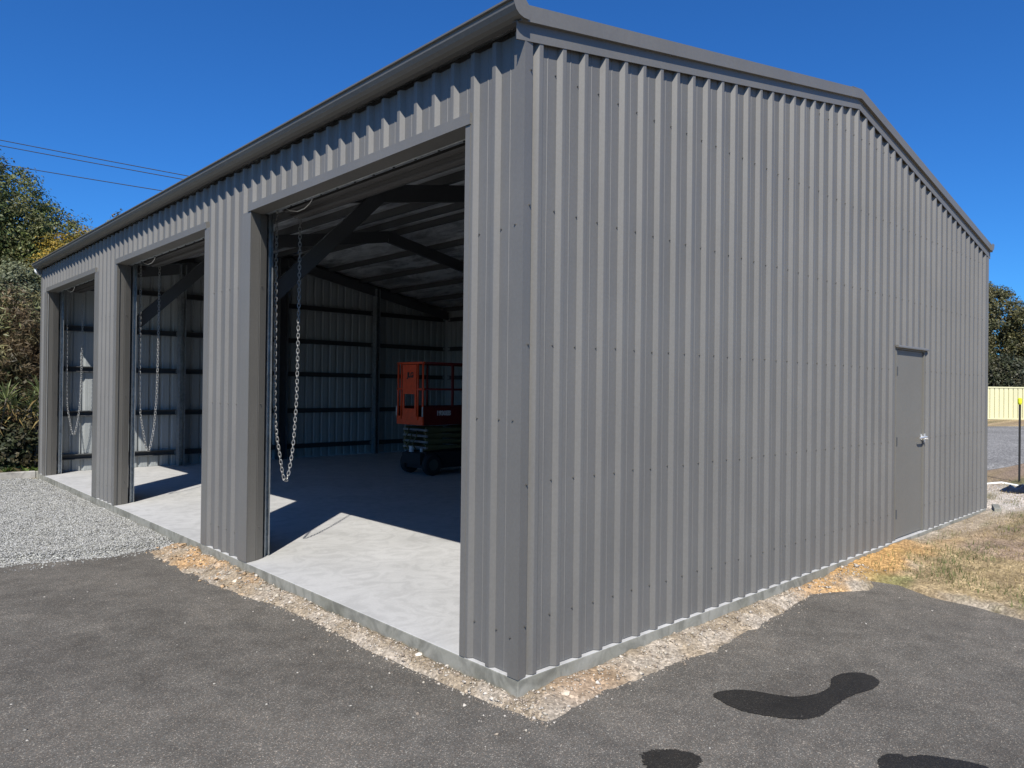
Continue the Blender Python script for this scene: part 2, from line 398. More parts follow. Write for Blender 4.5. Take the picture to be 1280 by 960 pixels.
# gravel pad in front of the far bays
GP = [(.5,12.5),(.5,6.2),(.3,5.5),(-.2,5.16),(-.6,5.12),(-1.0,5.2),(-1.56,5.29),(-2.4,5.5),(-4,5.7),(-9,6.0),(-9,12.5)]
def gravel():
    xs = np.arange(-9, .085, .09); ys = np.arange(4.9, 12.30, .09); X, Y = np.meshgrid(xs, ys, indexing='ij'); x = X.ravel(); y = Y.ravel()
    sd = poly_sd(x, y, GP) + (fbm(x, y, 3, 70) - .47) * .25
    h = -.165 + .09 * sstep(.06, -.25, sd) + .022 * sstep(-.2, -1.6, sd) + (fbm(x, y, 4, 77) - .47) * .03 - .02 * sstep(-.25, 0, x) + .0 * y
    nx, ny = len(xs), len(ys); i = np.arange(nx * ny).reshape(nx, ny)
    Fc = np.stack([i[:-1, :-1], i[1:, :-1], i[1:, 1:], i[:-1, 1:]], -1).reshape(-1, 4)
    tag(np_mesh('gravel_pad', np.c_[x, y, h], Fc, M['gravel'], None, None, True), kind='structure')
    n = 88000
    # denser where the photograph looks at it
    px = -np.abs(rng.power(1.6, n) * -3.6 + 3.6) - .008; py = 4.95 + rng.beta(1., 1.35, n) * 7.25
    s = poly_sd(px, py, GP) + (fbm(px, py, 3, 70) - .47) * .25
    keep = (s < .02) | ((s < .25) & (rng.random(n) < .06)); px, py, s = px[keep], py[keep], s[keep]
    hz = -.165 + .09 * sstep(.06, -.25, s) + .022 * sstep(-.2, -1.6, s) + (fbm(px, py, 4, 77) - .47) * .03 - .02 * sstep(-.25, 0, px)
    hz = np.maximum(hz, AZ - .002)
    g = rng.uniform(.13, .50, len(px)); t = np.c_[g, g * .995, g * rng.uniform(.88, .97, len(px))]
    o = pebbles('gravel_stones', np.c_[px, py, hz + .004], rng.uniform(.005, .0125, len(px)), t)
    tag(o, 'pale grey crushed gravel spread in front of the far roller doors', 'gravel', kind='stuff')
gravel()

# loose stones and crumbs along the slab
def crumbs():
    P = []; n = 6000
    t = rng.random(n)
    px = np.empty(n); py = np.empty(n)
    f = t < .62
    py[f] = rng.uniform(-.3, 5.2, f.sum()); px[f] = -np.abs(rng.normal(0, .16, f.sum())) - .01
    px[~f] = rng.uniform(-.1, 4.4, (~f).sum()); py[~f] = -np.abs(rng.normal(0, .16, (~f).sum())) - .01
    sd = poly_sd(px, py, ASPH); keep = (sd > -.03) | (rng.random(n) < .10 * (sd > -.4)); px, py, sd = px[keep], py[keep], sd[keep]
    h = ground_h(px, py)[0]; h = np.maximum(h, AZ)
    base = np.array([[.45,.40,.32],[.36,.30,.23],[.52,.47,.40],[.27,.22,.17]])[rng.integers(0, 4, len(px))]
    clayz = (py > 3) & (py < 5.2) & (rng.random(len(px)) < .5)
    base[clayz] = (.46, .32, .19)
    tint = base * rng.uniform(.75, 1.2, (len(px), 1))
    size = rng.gamma(1.5, .0026, len(px)) + .002
    size = np.where((py > 2.6) & (py < 5.2) & (rng.random(len(px)) < .15), size * 2.2, size)
    tag(pebbles('soil_crumbs', np.c_[px, py, h + size * .25], np.minimum(size, .035), tint), 'loose pale sand crumbs and clods along the slab edge', 'crumbs', kind='stuff')
    # pale leaf litter and grit flecks over the asphalt
    n = 620; px = rng.uniform(-3, 5, n); py = rng.uniform(-3, 6, n)
    sd = poly_sd(px, py, ASPH); k = sd < -.02; px, py = px[k], py[k]
    g = rng.uniform(.24, .48, len(px)); t = np.c_[g, g * .93, g * .8]
    sz = rng.gamma(1.5, .0034, len(px)) + .0018
    tag(pebbles('grit_flecks', np.c_[px, py, np.full(len(px), AZ + .002)], np.minimum(sz, .011), t, None, .3), 'pale grit and dry leaf flecks scattered over the asphalt', 'grit', kind='stuff')
crumbs()
def rock(name, p, r, tint, label):
    n = 3; mb = MB(); bmv = []
    import bmesh
    bm = bmesh.new(); bmesh.ops.create_icosphere(bm, subdivisions=2, radius=1)
    for v in bm.verts:
        k = 1 + .35 * mnoise.noise(v.co * 1.3 + Vector(p) * 9) + .12 * mnoise.noise(v.co * 4 + Vector(p) * 3)
        v.co = Vector((v.co.x * r * k * 1.25, v.co.y * r * k, v.co.z * r * k * .65))
    me = bpy.data.meshes.new(name); bm.to_mesh(me); bm.free()
    me.materials.append(flat('rock_' + name, tint, .9, 0, .2)); o = put(name, me); o.location = p
    return tag(o, label, 'stone')
rock('stone', (.235, -.135, -.092), .024, (.6, .5, .38), 'buff stone lying in the dirt just right of the near slab corner')
rock('stone', (-.035, .86, -.085), .020, (.66, .6, .52), 'white stone at the foot of the slab below the near roller door')
rock('stone', (-.16, 3.35, -.105), .026, (.62, .54, .42), 'pale clod in the dirt below the middle pillar')

# wet patches on the asphalt
def wet(name, pts, label, fr=.012):
    pts = [Vector((a, b)) for a, b in pts]; n = len(pts); out = []
    for i in range(n):                              # catmull-rom, then ragged
        p0, p1, p2, p3 = pts[i - 1], pts[i], pts[(i + 1) % n], pts[(i + 2) % n]
        for k in range(36):
            t = k / 36
            q = .5 * ((2 * p1) + (-p0 + p2) * t + (2 * p0 - 5 * p1 + 4 * p2 - p3) * t * t + (-p0 + 3 * p1 - 3 * p2 + p3) * t ** 3)
            out.append(q)
    c = sum(out, Vector((0, 0))) / len(out); res = []
    for q in out:
        j = mnoise.noise(Vector((q.x * 90, q.y * 90, 1))) * fr * .6 + mnoise.noise(Vector((q.x * 14, q.y * 14, 4))) * fr * .7 + random.uniform(-1, 1) * fr * .3
        d = (q - c).normalized(); res.append((q.x + d.x * j, q.y + d.y * j))
    import bmesh
    bm = bmesh.new(); f = bm.faces.new([bm.verts.new((x, y, AZ + .0035)) for x, y in res]); bmesh.ops.triangulate(bm, faces=[f])
    for f in bm.faces:
        if f.normal.z < 0: f.normal_flip()
    me = bpy.data.meshes.new(name); bm.to_mesh(me); bm.free(); me.materials.append(M['wet'])
    tag(put(name, me), label, 'wet patch', 'wet patches on the asphalt')
def gp(u, v, z=AZ):
    d = F + R * ((u - 640) / 913.8) - U * ((v - 480) / 913.8); t = (z - CAM.z) / d.z; p = CAM + d * t; return (p.x, p.y)
wet('wet_patch', [gp(*p) for p in ((892,869),(912,863),(940,864),(985,871),(1015,869),(1036,860),(1040,848),(1056,842),(1080,842),(1099,852),(1090,862),(1062,871),(1040,886),(1018,898),(990,899),(945,893),(915,884))],
    'long curved dark wet patch, the largest on the asphalt')
wet('wet_patch', [gp(*p) for p in ((802,946),(815,939),(845,938),(870,943),(876,953),(866,968),(835,972),(812,962))],
    'small round dark wet patch on the near asphalt', .02)
wet('wet_patch', [gp(*p) for p in ((1099,950),(1108,943),(1128,944),(1132,947),(1160,945),(1210,953),(1240,962),(1250,975),(1200,985),(1130,975),(1102,962))],
    'flat dark wet patch cut by the lower right edge')

# slab
S = MB(); S.box((0, 0, -.32), (W, L, 0))
S.m = [1, 0, 1, 1, 1, 1]
slab = S.build('concrete_slab', [M['slab'], M['slab_edge']]); tag(slab, kind='structure')
bv = slab.modifiers.new('bevel', 'BEVEL'); bv.width = .006; bv.segments = 2

# ------------------------------------------------------------------ the shed
shed = empty('garage_shed', (0, 0, 0), 'long grey ribbed steel shed with gable end and three open roller doors', 'shed')
PAN, RIB, SL = .03, .029, .188
def zt(x): return 3.484 + SL * (x if x <= W / 2 else W - x)         # bottom of the gable trim
PITCH = .1905
def profile(t0, t1, first):                        # (t, depth) points of ribs with feet at first + k*PITCH
    pts = []
    k0 = math.floor((t0 - first) / PITCH) - 1; k1 = math.ceil((t1 - first) / PITCH) + 1
    for k in range(k0, k1 + 1):
        f = first + k * PITCH
        pts += [(f, 0), (f + .019, RIB), (f + .024, RIB + .001), (f + .046, RIB + .001), (f + .051, RIB), (f + .07, 0)]
        for q in (.112,):
            pts += [(f + q, 0), (f + q + .003, .0022), (f + q + .009, .0022), (f + q + .012, 0)]
    pts.sort()
    def at(t):
        for (a, da), (b, db) in zip(pts, pts[1:]):
            if a <= t <= b: return da + (db - da) * ((t - a) / (b - a) if b > a else 0)
        return 0
    return [(t0, at(t0))] + [p for p in pts if t0 < p[0] < t1] + [(t1, at(t1))]
def clad(wall, t0, t1, zlo, ztop, first, extra=()):
    """one roll-formed sheet of the named wall, outer paint and inner backing coat"""
    pr = profile(t0, t1, first); mb = MB(); n = len(pr)
    for side in (0, 1):
        vs = []
        for t, d in pr:
            off = PAN - d + side * .0015
            for z in (zlo(t) if callable(zlo) else zlo, ztop(t) if callable(ztop) else ztop):
                vs.append({'gable': (t, off, z), 'front': (off, t, z), 'end': (t, L - off, z), 'back': (W - off, t, z)}[wall])
        fs = [(2 * i, 2 * i + 2, 2 * i + 3, 2 * i + 1) for i in range(n - 1)]
        mb.add(vs, fs, side)
    return mb.build('wall_sheet', [M['cladding'], M['lining']], shed)
G0 = .092                                          # first rib foot on the gable
tops = lambda t: zt(t) + .05
def spans(lo, hi, first, cuts=()):
    e = [lo] + [x for x in [first + .152 + k * 4 * PITCH for k in range(-1, 40)] if lo + .1 < x < hi - .1] + list(cuts) + [hi]
    e = sorted(set(e)); return list(zip(e, e[1:]))
DX0, DX1, DZ = 5.615, 6.51, 2.085                  # personnel door opening
for a, b in spans(.03, W - .03, G0, (DX0, W / 2, DX1)):
    clad('gable', a, b, (DZ if a >= DX0 - .001 and b <= DX1 + .001 else .004), tops, G0)
for a, b in spans(.03, W - .03, .06, (W / 2,)): clad('end', a, b, .004, tops, .06)
for a, b in spans(.03, L - .03, .222): clad('back', a, b, .004, 3.56, .222)
cuts = [y for d in DOORS for y in d]
for a, b in spans(.03, L - .03, .222, cuts):
    over = any(a >= d0 - .001 and b <= d1 + .001 for d0, d1 in DOORS)
    clad('front', a, b, ZH + .03 if over else .004, 3.56, .222)

def part(name, mb, mat, parent=shed, smooth=False): return mb.build(name, mat, parent, smooth)
# corner flashings
for (cx, sx) in ((0, 1), (W, -1)):
    for (cy, sy) in ((0, 1), (L, -1)):
        m = MB(); e = .004; wdt = .082; wg = .064
        pr = [(-e, -e), (wg, .006), (wg, .009), (.0, .001), (.0005, wdt), (-e, wdt)]
        pr = [Vector((cx + sx * a, cy + sy * b, 0)) for a, b in pr]
        if sx * sy < 0: pr.reverse()
        m.prism(pr, (0, 0, .002), (0, 0, 3.50)); part('corner_flashing', m, M['flashing'])
# gable trims and barge cappings (both gables)
for yy, sy in ((0, 1), (L, -1)):
    for x0, x1 in ((-.07, W / 2), (W / 2, W + .07)):
        ztx = lambda x: 3.484 + SL * (x if x <= W / 2 else W - x)
        m = MB(); za, zb = ztx(x0), ztx(x1)
        pr = lambda z, x: [Vector((x, yy + sy * a, z + b)) for a, b in ((-.0035, 0), (-.0035, .10), (.03, .10), (.03, .098), (-.0015, .098), (-.0015, .0015), (.004, .0)) ]
        A, B = pr(za, x0), pr(zb, x1); n = len(A)
        m.add(A + B, [(i, (i + 1) % n, n + (i + 1) % n, n + i) for i in range(n)] + [tuple(range(n)), tuple(range(n, 2 * n))])
        part('gable_trim', m, M['flashing'])
        m = MB(); x0b = x0 if x0 > 0 else -.06; x1b = x1 if x1 < W else W + .08; za, zb = ztx(x0b), ztx(x1b)
        pr = lambda z, x: [Vector((x, yy + sy * a, z + b)) for a, b in ((-.030, .094), (-.030, .184), (.14, .184), (.14, .181), (-.027, .181), (-.027, .097), (-.004, .097), (-.004, .094))]
        A, B = pr(za, x0b), pr(zb, x1b); n = len(A)
        m.add(A + B, [(i, (i + 1) % n, n + (i + 1) % n, n + i) for i in range(n)] + [tuple(range(n)), tuple(range(n, 2 * n))])
        part('barge_capping', m, M['flashing'])
# roof: ribbed sheets over foil, ridge capping
def roof_z(x): return zt(x) + .15
for side in (0, 1):
    for k in range(16):
        y0 = .02 + k * .762; y1 = min(y0 + .762, L - .02)
        if y1 <= y0: continue
        m = MB(); pr = profile(y0, y1, .05); xa, xb = (-.06, W / 2) if side == 0 else (W + .06, W / 2)
        vs = []
        for t, d in pr:
            for x in (xa, xb): vs.append((x, t, zt(min(max(x, -.1), W + .1)) + .148 + d * .8))
        m.add(vs, [(2 * i, 2 * i + 2, 2 * i + 3, 2 * i + 1) for i in range(len(pr) - 1)])
        part('roof_sheet', m, M['roofsheet'])
m = MB(); m.prism([Vector((-.2, 0, -.03)), Vector((0, 0, .0)), Vector((.2, 0, -.03)), Vector((.2, 0, -.034)), Vector((0, 0, -.004)), Vector((-.2, 0, -.034))], (W / 2, -.022, zt(W / 2) + .189), (W / 2, L + .022, zt(W / 2) + .189))
part('ridge_capping', m, M['flashing'])
# foil under the roof, sagging between the purlins
PURL = [.12, .95, 1.78, 2.61, 3.44, 4.27]
PX = PURL + [W - x for x in reversed(PURL)]
def roof_foil():
    xs = np.arange(.02, W, .06); ys = np.arange(.03, L, .12); X, Y = np.meshgrid(xs, ys, indexing='ij'); x = X.ravel(); y = Y.ravel()
    zz = np.array([zt(v) for v in x]) + .136
    p = np.array(sorted(PX)); d = np.min(np.abs(x[:, None] - p[None]), 1)
    zz -= .03 * sstep(.05, .38, d) * (.4 + .9 * fbm(x, y, 1.1, 90)) + (fbm(x, y, 6, 95) - .47) * .012
    nx, ny = len(xs), len(ys); i = np.arange(nx * ny).reshape(nx, ny)
    np_mesh('foil_sarking', np.c_[x, y, zz], np.stack([i[:-1, :-1], i[1:, :-1], i[1:, 1:], i[:-1, 1:]], -1).reshape(-1, 4), M['foil'], shed, None, True)
roof_foil()
def csec(wd, dp, lip=.015, t=.003):                # closed outline of a thin C (web at 0, opens to +a)
    return [(0, 0), (wd, 0), (wd, lip), (wd - t, lip), (wd - t, t), (t, t), (t, dp - t), (wd - t, dp - t), (wd - t, dp - lip), (wd, dp - lip), (wd, dp), (0, dp)]
FR = [.10, 4.04, 8.12, L - .16]                     # portal frames
for x in PX:
    for (ya, yb) in ((.06, FR[1]), (FR[1], FR[2]), (FR[2], L - .06)):
        m = MB(); m.prism([Vector((a - .03, 0, b)) for a, b in csec(.06, .10)], (x, ya, zt(x) + .028), (x, yb - .003, zt(x) + .028)); part('purlin', m, M['frame'])
# rafters, portal columns, knee braces
for y in FR:
    for s in (0, 1):
        xa = .07 if s == 0 else W - .07; xb = W / 2 + (-.002 if s == 0 else .002)
        m = MB(); A = [Vector((0, a - .03, b)) for a, b in csec(.06, .2)]
        va = [Vector((xa, y, zt(xa) - .18)) + p for p in A]; vb = [Vector((xb, y, zt(xb) - .18)) + p for p in A]; n = len(A)
        m.add(va + vb, [(i, (i + 1) % n, n + (i + 1) % n, n + i) for i in range(n)] + [tuple(range(n)), tuple(range(n, 2 * n))])
        part('rafter', m, M['frame'])
        if y in FR[1:3]:
            xc = .07 if s == 0 else W - .27
            m = MB(); m.prism([Vector((a * 3.3, b - .05, 0)) for a, b in csec(.06, .1)], (xc, y, .0), (xc, y, zt(xc) - .0)); part('column', m, M['frame'])
            sgn = 1 if s == 0 else -1; ex = 0 if s == 0 else W
            m = MB()
            p = Vector((ex + sgn * .20, y - .045, 2.24)); q = Vector((ex + sgn * 1.66, y - .045, 3.68))
            m.bar(p, q, .045, .15); part('knee_brace', m, M['dark_steel'])
# end-wall mullions and girts, back-wall girts
GZ = [.26, 1.04, 1.84, 2.57, 3.32]
MX = [2.33, 4.42, 6.78]
for x in MX:
    wd = .2 if x == 4.42 else .11
    m = MB(); m.prism([Vector((b - wd / 2, -a * 2, 0)) for a, b in csec(.075, wd)], (x, L - .105, 0), (x, L - .105, zt(x) - .0)); part('mullion', m, M['galv'] if wd < .15 else M['dark_steel'])
ex = [.06] + MX + [W - .06]
for z in GZ:
    for a, b in zip(ex, ex[1:]):
        if z > 3.3 and a < .1: b = b
        m = MB(); m.prism([Vector((0, -p - .0, q)) for p, q in csec(.075, .1)], (a + .06, L - .034, z - .05), (b - .06, L - .034, z - .05)); part('girt', m, M['frame'])
    for a, b in zip(FR, FR[1:]):
        m = MB(); m.prism([Vector((-p, 0, q)) for p, q in csec(.075, .1)], (W - .034, a + .06, z - .05), (W - .034, b - .06, z - .05)); part('girt', m, M['frame'])
# eave gutters
GPROF = [(0, .07), (0, .0), (-.045, -.002), (-.075, .006), (-.098, .022), (-.113, .046), (-.1155, .055), (-.105, .057), (-.105, .080), (-.121, .080), (-.1225, .089), (-.100, .089), (-.100, .05), (-.06, .012), (-.004, .006), (-.004, .07)]
for s in (0, 1):
    m = MB(); x0 = -.014 if s == 0 else W - .03
    pr = [Vector((a if s == 0 else -a, 0, b)) for a, b in GPROF]
    m.prism(pr, (x0, -.045, 3.578), (x0, L + .06, 3.578)); part('gutter', m, M['flashing'])
    for ye in (-.0465, L + .0605):                    # stop ends
        m = MB(); pe = [Vector((a if s == 0 else -a, 0, b)) for a, b in ((0, .07), (0, -.002), (-.045, -.004), (-.077, .004), (-.100, .021), (-.115, .046), (-.124, .080), (-.1235, .090), (-.03, .095))]
        m.prism(pe, (x0, ye - .001, 3.578), (x0, ye + .001, 3.578)); part('gutter_end', m, M['flashing'])
m = MB(); m.tube([(-.075, L + .045, 3.58), (-.075, L + .045, 3.535), (-.055, L + .05, 3.505), (.0, L + .06, 3.49), (.03, L + .07, 3.485)], .022, 10); part('downpipe', m, M['white'], smooth=True)
# door heads, jambs, tracks, rollers, chains
def roller(i, y0, y1):
    m = MB()                                          # L-shaped head flashing with soffit
    m.prism([Vector((-.012, 0, 0)), Vector((-.012, 0, .066)), Vector((.029, 0, .072)), Vector((.029, 0, .002)), Vector((.135, 0, .002)), Vector((.135, 0, 0))], (0, y0 - .048, ZH), (0, y1 + .048, ZH))
    part('head_flashing', m, M['flashing'])
    m = MB(); m.prism([Vector((0, 0, 0)), Vector((.004, 0, -.004)), Vector((.03, 0, -.004)), Vector((.03, 0, .12)), Vector((.0, 0, .12))], (.137, y0, ZH), (.137, y1, ZH)); hl = part('lintel', m, M['galv'])
    for k in range(11):
        yb = y0 + .2 + k * .26; m = MB(); m.tube([(.152, yb, ZH - .013), (.152, yb, ZH - .004)], .009, 6)
        part('bolt', m, M['dark_steel'], hl)
    for yj, s in ((y0, -1), (y1, 1)):                 # s: outward into the pillar
        m = MB()
        lw = .036
        while not (.026 < (yj + s * lw - .222) % PITCH < .044): lw += .002
        pr = [(-.004, lw), (-.004, 0), (.10, .036), (.103, .046), (.108, .040), (.188, .085), (.188, .091), (.108, .048), (.103, .052), (.097, .042), (0, .005), (0, lw)]
        P = [Vector((a, yj + s * b, 0)) for a, b in pr]
        m.prism(P, (0, 0, .003), (0, 0, ZH + .001)); part('jamb_flashing', m, M['flashing'])
        m = MB()                                      # track: U channel opening into the doorway
        pr = [(.222, .20), (.222, .122), (.229, .122), (.229, .192), (.276, .192), (.276, .150), (.283, .150), (.283, .20)]
        P = [Vector((a, yj + s * b, 0)) for a, b in pr]
        m.prism(P, (0, 0, .004), (0, 0, ZH + .08)); part('door_track', m, M['galv'])
    d = MB(); cx, cz, r = .47, 3.368, .205            # rolled curtain: a spiral of ribbed slats
    n = 64; ring = []
    for k in range(n):
        a = 2 * PI * k / n; rr = r - .018 * (k % 4 == 0) - .004 * (k % 4 == 2); ring.append(Vector((math.cos(a) * rr, 0, math.sin(a) * rr)))
    d.prism(ring, (cx, y0 - .06, cz), (cx, y1 + .06, cz))
    rd = part('roller_door', d, M['curtain'])
    m = MB(); m.box((.222, y0 - .05, ZH + .055), (.262, y1 + .05, ZH + .11)); m.box((.232, y0 - .05, ZH + .11), (.25, y1 + .05, ZH + .22)); part('bottom_rail', m, M['curtain'], rd)
    m = MB(); m.tube([(cx, y0 - .25, cz), (cx, y1 + .25, cz)], .03, 12); part('axle', m, M['galv'], rd)
    m = MB(); m.tube([(cx, y1 + .205, cz), (cx, y1 + .225, cz)], .118, 20); m.tube([(cx, y1 + .235, cz), (cx, y1 + .255, cz)], .118, 20); part('chain_wheel', m, M['dark_steel'], rd)
    for yb in (y0 - .14, y1 + .12):
        m = MB(); m.box((.26, yb, 3.30), (.68, yb + .006, 3.50)); part('bracket', m, M['galv'], rd)
    m = MB(); q = [(.255, y1 - .14, 3.19), (.262, y1 - .22, 3.155), (.27, y1 - .34, 3.13), (.275, y1 - .46, 3.135), (.275, y1 - .56, 3.165), (.27, y1 - .62, 3.20)]
    m.tube(q, .0045, 6); part('pull_cord', m, M['white'], rd, True)
    # endless hand chain
    yc = y1 + .23
    A = Vector((.352, yc, 3.405)); ctl = [(.352, 3.405), (.349, 2.739), (.353, 1.9), (.355, 1.45), (.372, 1.17), (.414, .914), (.445, .74), (.474, .681), (.502, .735), (.544, .984), (.566, 1.28), (.578, 1.526), (.585, 2.2), (.588, 2.536), (.589, 3.405)]
    pts = []
    for k in range(len(ctl) - 1):
        p0, p1, p2, p3 = [Vector((*ctl[max(0, min(len(ctl) - 1, k + e))], 0)) for e in (-1, 0, 1, 2)]
        for j in range(20):
            t = j / 20; pts.append(.5 * ((2 * p1) + (-p0 + p2) * t + (2 * p0 - 5 * p1 + 4 * p2 - p3) * t * t + (-p0 + 3 * p1 - 3 * p2 + p3) * t ** 3))
    pts.append(Vector((*ctl[-1], 0)))
    for k in range(1, 9): pts.append(Vector((.4705 + .1185 * math.cos(PI * k / 8), 3.405 + .1185 * math.sin(PI * k / 8), 0)))
    cum = [0]
    for a, b in zip(pts, pts[1:]): cum.append(cum[-1] + (b - a).length)
    step = cum[-1] / round(cum[-1] / .037); ch = MB(); nl = int(round(cum[-1] / step)); j = 0
    for q in range(nl):
        s0 = q * step
        while cum[j + 1] < s0 + 1e-9 and j < len(pts) - 2: j += 1
        f = (s0 - cum[j]) / (cum[j + 1] - cum[j]); c = pts[j].lerp(pts[j + 1], f); t = (pts[j + 1] - pts[j]).normalized()
        T = Vector((t.x, 0, t.y)); nx = Vector((-t.y, 0, t.x)); ny = Vector((0, 1, 0))
        sd = (nx * .75 + ny * .66) if q % 2 == 0 else (nx * -.66 + ny * .75)
        c3 = Vector((c.x, yc, c.y)); path = []
        for k in range(12):
            a = 2 * PI * k / 12; path.append(c3 + T * (math.cos(a) * .0225 + (.004 if math.cos(a) > 0 else -.004)) + sd * math.sin(a) * .0135)
        ch.tube(path, .0031, 6, closed=True)
    o = ch.build('hand_chain', M['chain'], None, True)
    return o
labels = ['steel hand chain looped inside the nearest and largest-looking roller doorway', 'steel hand chain looped inside the middle roller doorway', 'steel hand chain looped inside the farthest roller doorway']
for i, (y0, y1) in enumerate(DOORS):
    tag(roller(i, y0, y1), labels[i], 'chain', 'hand chains hanging in the roller doorways')
# screws on girt lines
def screws():
    m = MB()
    def head(p, nrm):
        p = Vector(p); nrm = Vector(nrm); m.tube([p, p + nrm * .002], .0066, 8); m.tube([p + nrm * .002, p + nrm * .0075], .0043, 6)
    for k in range(1, 47):
        x = G0 + k * PITCH - .012
        for z in (.295, 1.07, 1.84, 2.607, 3.38, 4.08):
            if z < zt(x) - .06 and not (DX0 - .02 < x < DX1 + .02 and z < DZ): head((x, PAN, z + random.uniform(-.006, .006)), (0, -1, 0))
    for z in (.295, 1.07, 1.84, 2.607, 3.35):
        head((.048, .0005, z - .01), (0, -1, 0))
    for k in range(63):
        y = .222 + k * PITCH - .012
        over = any(d0 - .03 < y < d1 + .03 for d0, d1 in DOORS)
        for z in ((.22, 1.41, 2.49) if not over else ()): head((PAN, y, z), (-1, 0, 0))
    for z in (.22, 1.41, 2.49): head((-.004, .06, z), (-1, 0, 0))
    for d0, d1 in DOORS:
        for z in (.3, 1.42, 2.49): head((.13, d1 + .052, z), (0, -1, 0)); head((.13, d0 - .052, z), (0, 1, 0))
    tag(part('cladding_screws', m, M['screw']), kind='stuff')
screws()
# personnel door in the gable
m = MB(); m.box((DX0 + .022, .040, .012), (DX1 - .022, .075, DZ - .03)); leaf = part('door', m, M['door'])
m = MB()
for a, b in ((DX0 + .0005, DX0 + .019), (DX1 - .019, DX1 - .0005)): m.box((a, .022, .006), (b, .09, DZ - .0275))
m.box((DX0 + .0005, .022, DZ - .027), (DX1 - .0005, .09, DZ - .001)); part('door_frame', m, M['door'], leaf)
m = MB(); m.prism([Vector((0, -.008, .016)), Vector((0, -.008, .004)), Vector((0, -.005, .0)), Vector((0, .02, .004)), Vector((0, .02, .03)), Vector((0, .0, .03))], (DX0 - .02, 0, DZ - .012), (DX1 + .05, 0, DZ - .012)); part('drip_cap', m, M['flashing'], leaf)
m = MB(); m.box((DX1 - .074, .030, 1.055), (DX1 - .046, .0395, 1.115)); m.tube([(DX1 - .06, .036, 1.085), (DX1 - .06, -.022, 1.085)], .011, 10)
m.tube([(DX1 - .05, -.02, 1.085), (DX1 - .12, -.022, 1.085), (DX1 - .22, -.018, 1.08), (DX1 - .245, -.008, 1.078)], [.010, .010, .009, .007], 10)
part('handle', m, M['chrome'], leaf, False)
m = MB(); m.box((DX1 - .02, .012, 1.02), (DX1 + .012, .0218, 1.12)); m.tube([(DX1 - .004, .01, 1.06), (DX1 - .004, -.02, 1.06)], .009, 8); part('latch_guard', m, M['chrome'], leaf)
for z in (.28, 1.06, 1.82):
    m = MB(); m.tube([(DX0 + .021, .018, z - .05), (DX0 + .021, .018, z + .05)], .007, 8); m.box((DX0 + .026, .034, z - .05), (DX0 + .045, .0395, z + .05)); part('hinge', m, M['dark_steel'], leaf)

# ------------------------------------------------------------------ scissor lift parked inside
def text(name, body, size, mat, parent, mtx):
    cu = bpy.data.curves.new(name, 'FONT'); cu.body = body; cu.size = size; cu.align_x = 'CENTER'; cu.align_y = 'CENTER'; cu.extrude = .0015; cu.offset = .007; cu.resolution_u = 3
    t = bpy.data.objects.new(name, cu); col.objects.link(t); bpy.context.view_layer.update()
    me = bpy.data.meshes.new_from_object(t); bpy.data.objects.remove(t); me.materials.clear(); me.materials.append(mat)
    o = put(name, me, parent); o.matrix_local = mtx; return o
lift = empty('scissor_lift', (4.98, 8.0, 0), 'orange and red electric scissor lift parked on the slab inside the shed', 'scissor lift')
# local frame: +x runs away along the lift, -y is the long side seen through the doorway
LL, LW = 1.9, .76; hw = LW / 2
m = MB(); m.box((.10, -hw + .07, .12), (LL - .1, hw - .07, .42)); m.box((.0, -hw + .1, .20), (.10, hw - .1, .40)); m.box((LL - .1, -hw + .1, .2), (LL, hw - .1, .4)); m.box((.3, -hw + .02, .16), (1.5, -hw + .07, .4)); m.box((.3, hw - .07, .16), (1.5, hw - .02, .4)); part('chassis', m, M['black'], lift)
for x in (.22, LL - .25):
    for y in (-hw - .01, hw - .10):
        m = MB(); m.tube([(x, y, .2), (x, y + .02, .2), (x, y + .09, .2), (x, y + .11, .2)], [.17, .2, .2, .17], 24); wh = part('wheel', m, M['black'], lift, False)
        m = MB(); ya, yb = (y - .004, y + .01) if y < 0 else (y + .10, y + .114); m.tube([(x, ya, .2), (x, yb, .2)], .10, 16); part('rim', m, M['rim'], wh)
for k in range(4):                                   # folded arm stack
    z = .50 + k * .105
    for y in (-hw + .04, hw - .10):
        for sgn in (-1, 1):
            yy = y + (.0 if sgn < 0 else .042); dz = .022 * sgn
            m = MB(); m.bar((.08, yy + .018, z - dz), (LL - .15, yy + .018, z + dz), .034, .062); part('scissor_arm', m, M['cream'], lift)
    for x in (.09, .95, LL - .17):
        m = MB(); m.tube([(x, -hw + .02, z), (x, hw - .02, z)], .022, 10); part('pivot_pin', m, M['galv'], lift)
m = MB()
for k, (y, z) in enumerate(((-.12, .47), (.05, .43), (.14, .52))): m.tube([(.02, y, z), (-.03, y + .05, z + .10), (.0, y - .03, z + .22), (.05, y, z + .33)], .012, 8)
part('hydraulic_hose', m, M['cream'], lift, True)
m = MB(); m.box((-.03, -.06, .42), (.01, .02, .52)); m.box((-.02, -.34, .44), (.01, -.30, .5)); part('junction_box', m, M['white_ink'], lift)
m = MB(); m.box((-.02, -hw, .93), (LL, hw, .965)); part('platform_deck', m, M['galv'], lift)
for a, b in (((-.045, -hw - .02, .91), (-.021, hw + .02, 1.06)), ((LL + .001, -hw - .02, .91), (LL + .025, hw + .02, 1.06))):
    m = MB(); m.box(a, b); part('toe_board', m, M['orange'], lift)
for y in (-hw - .02, hw + .0):
    m = MB(); m.box((-.02, y, .91), (LL, y + .02, 1.24)); part('side_panel', m, M['red'], lift)
ZT = 2.02
for x in (-.03, LL * .33, LL * .66, LL):
    for y in (-hw, hw):
        m = MB(); m.tube([(x, y, .96), (x, y, ZT)], .02, 10); part('rail_post', m, M['orange'] if x < 0 else M['red'], lift, True)
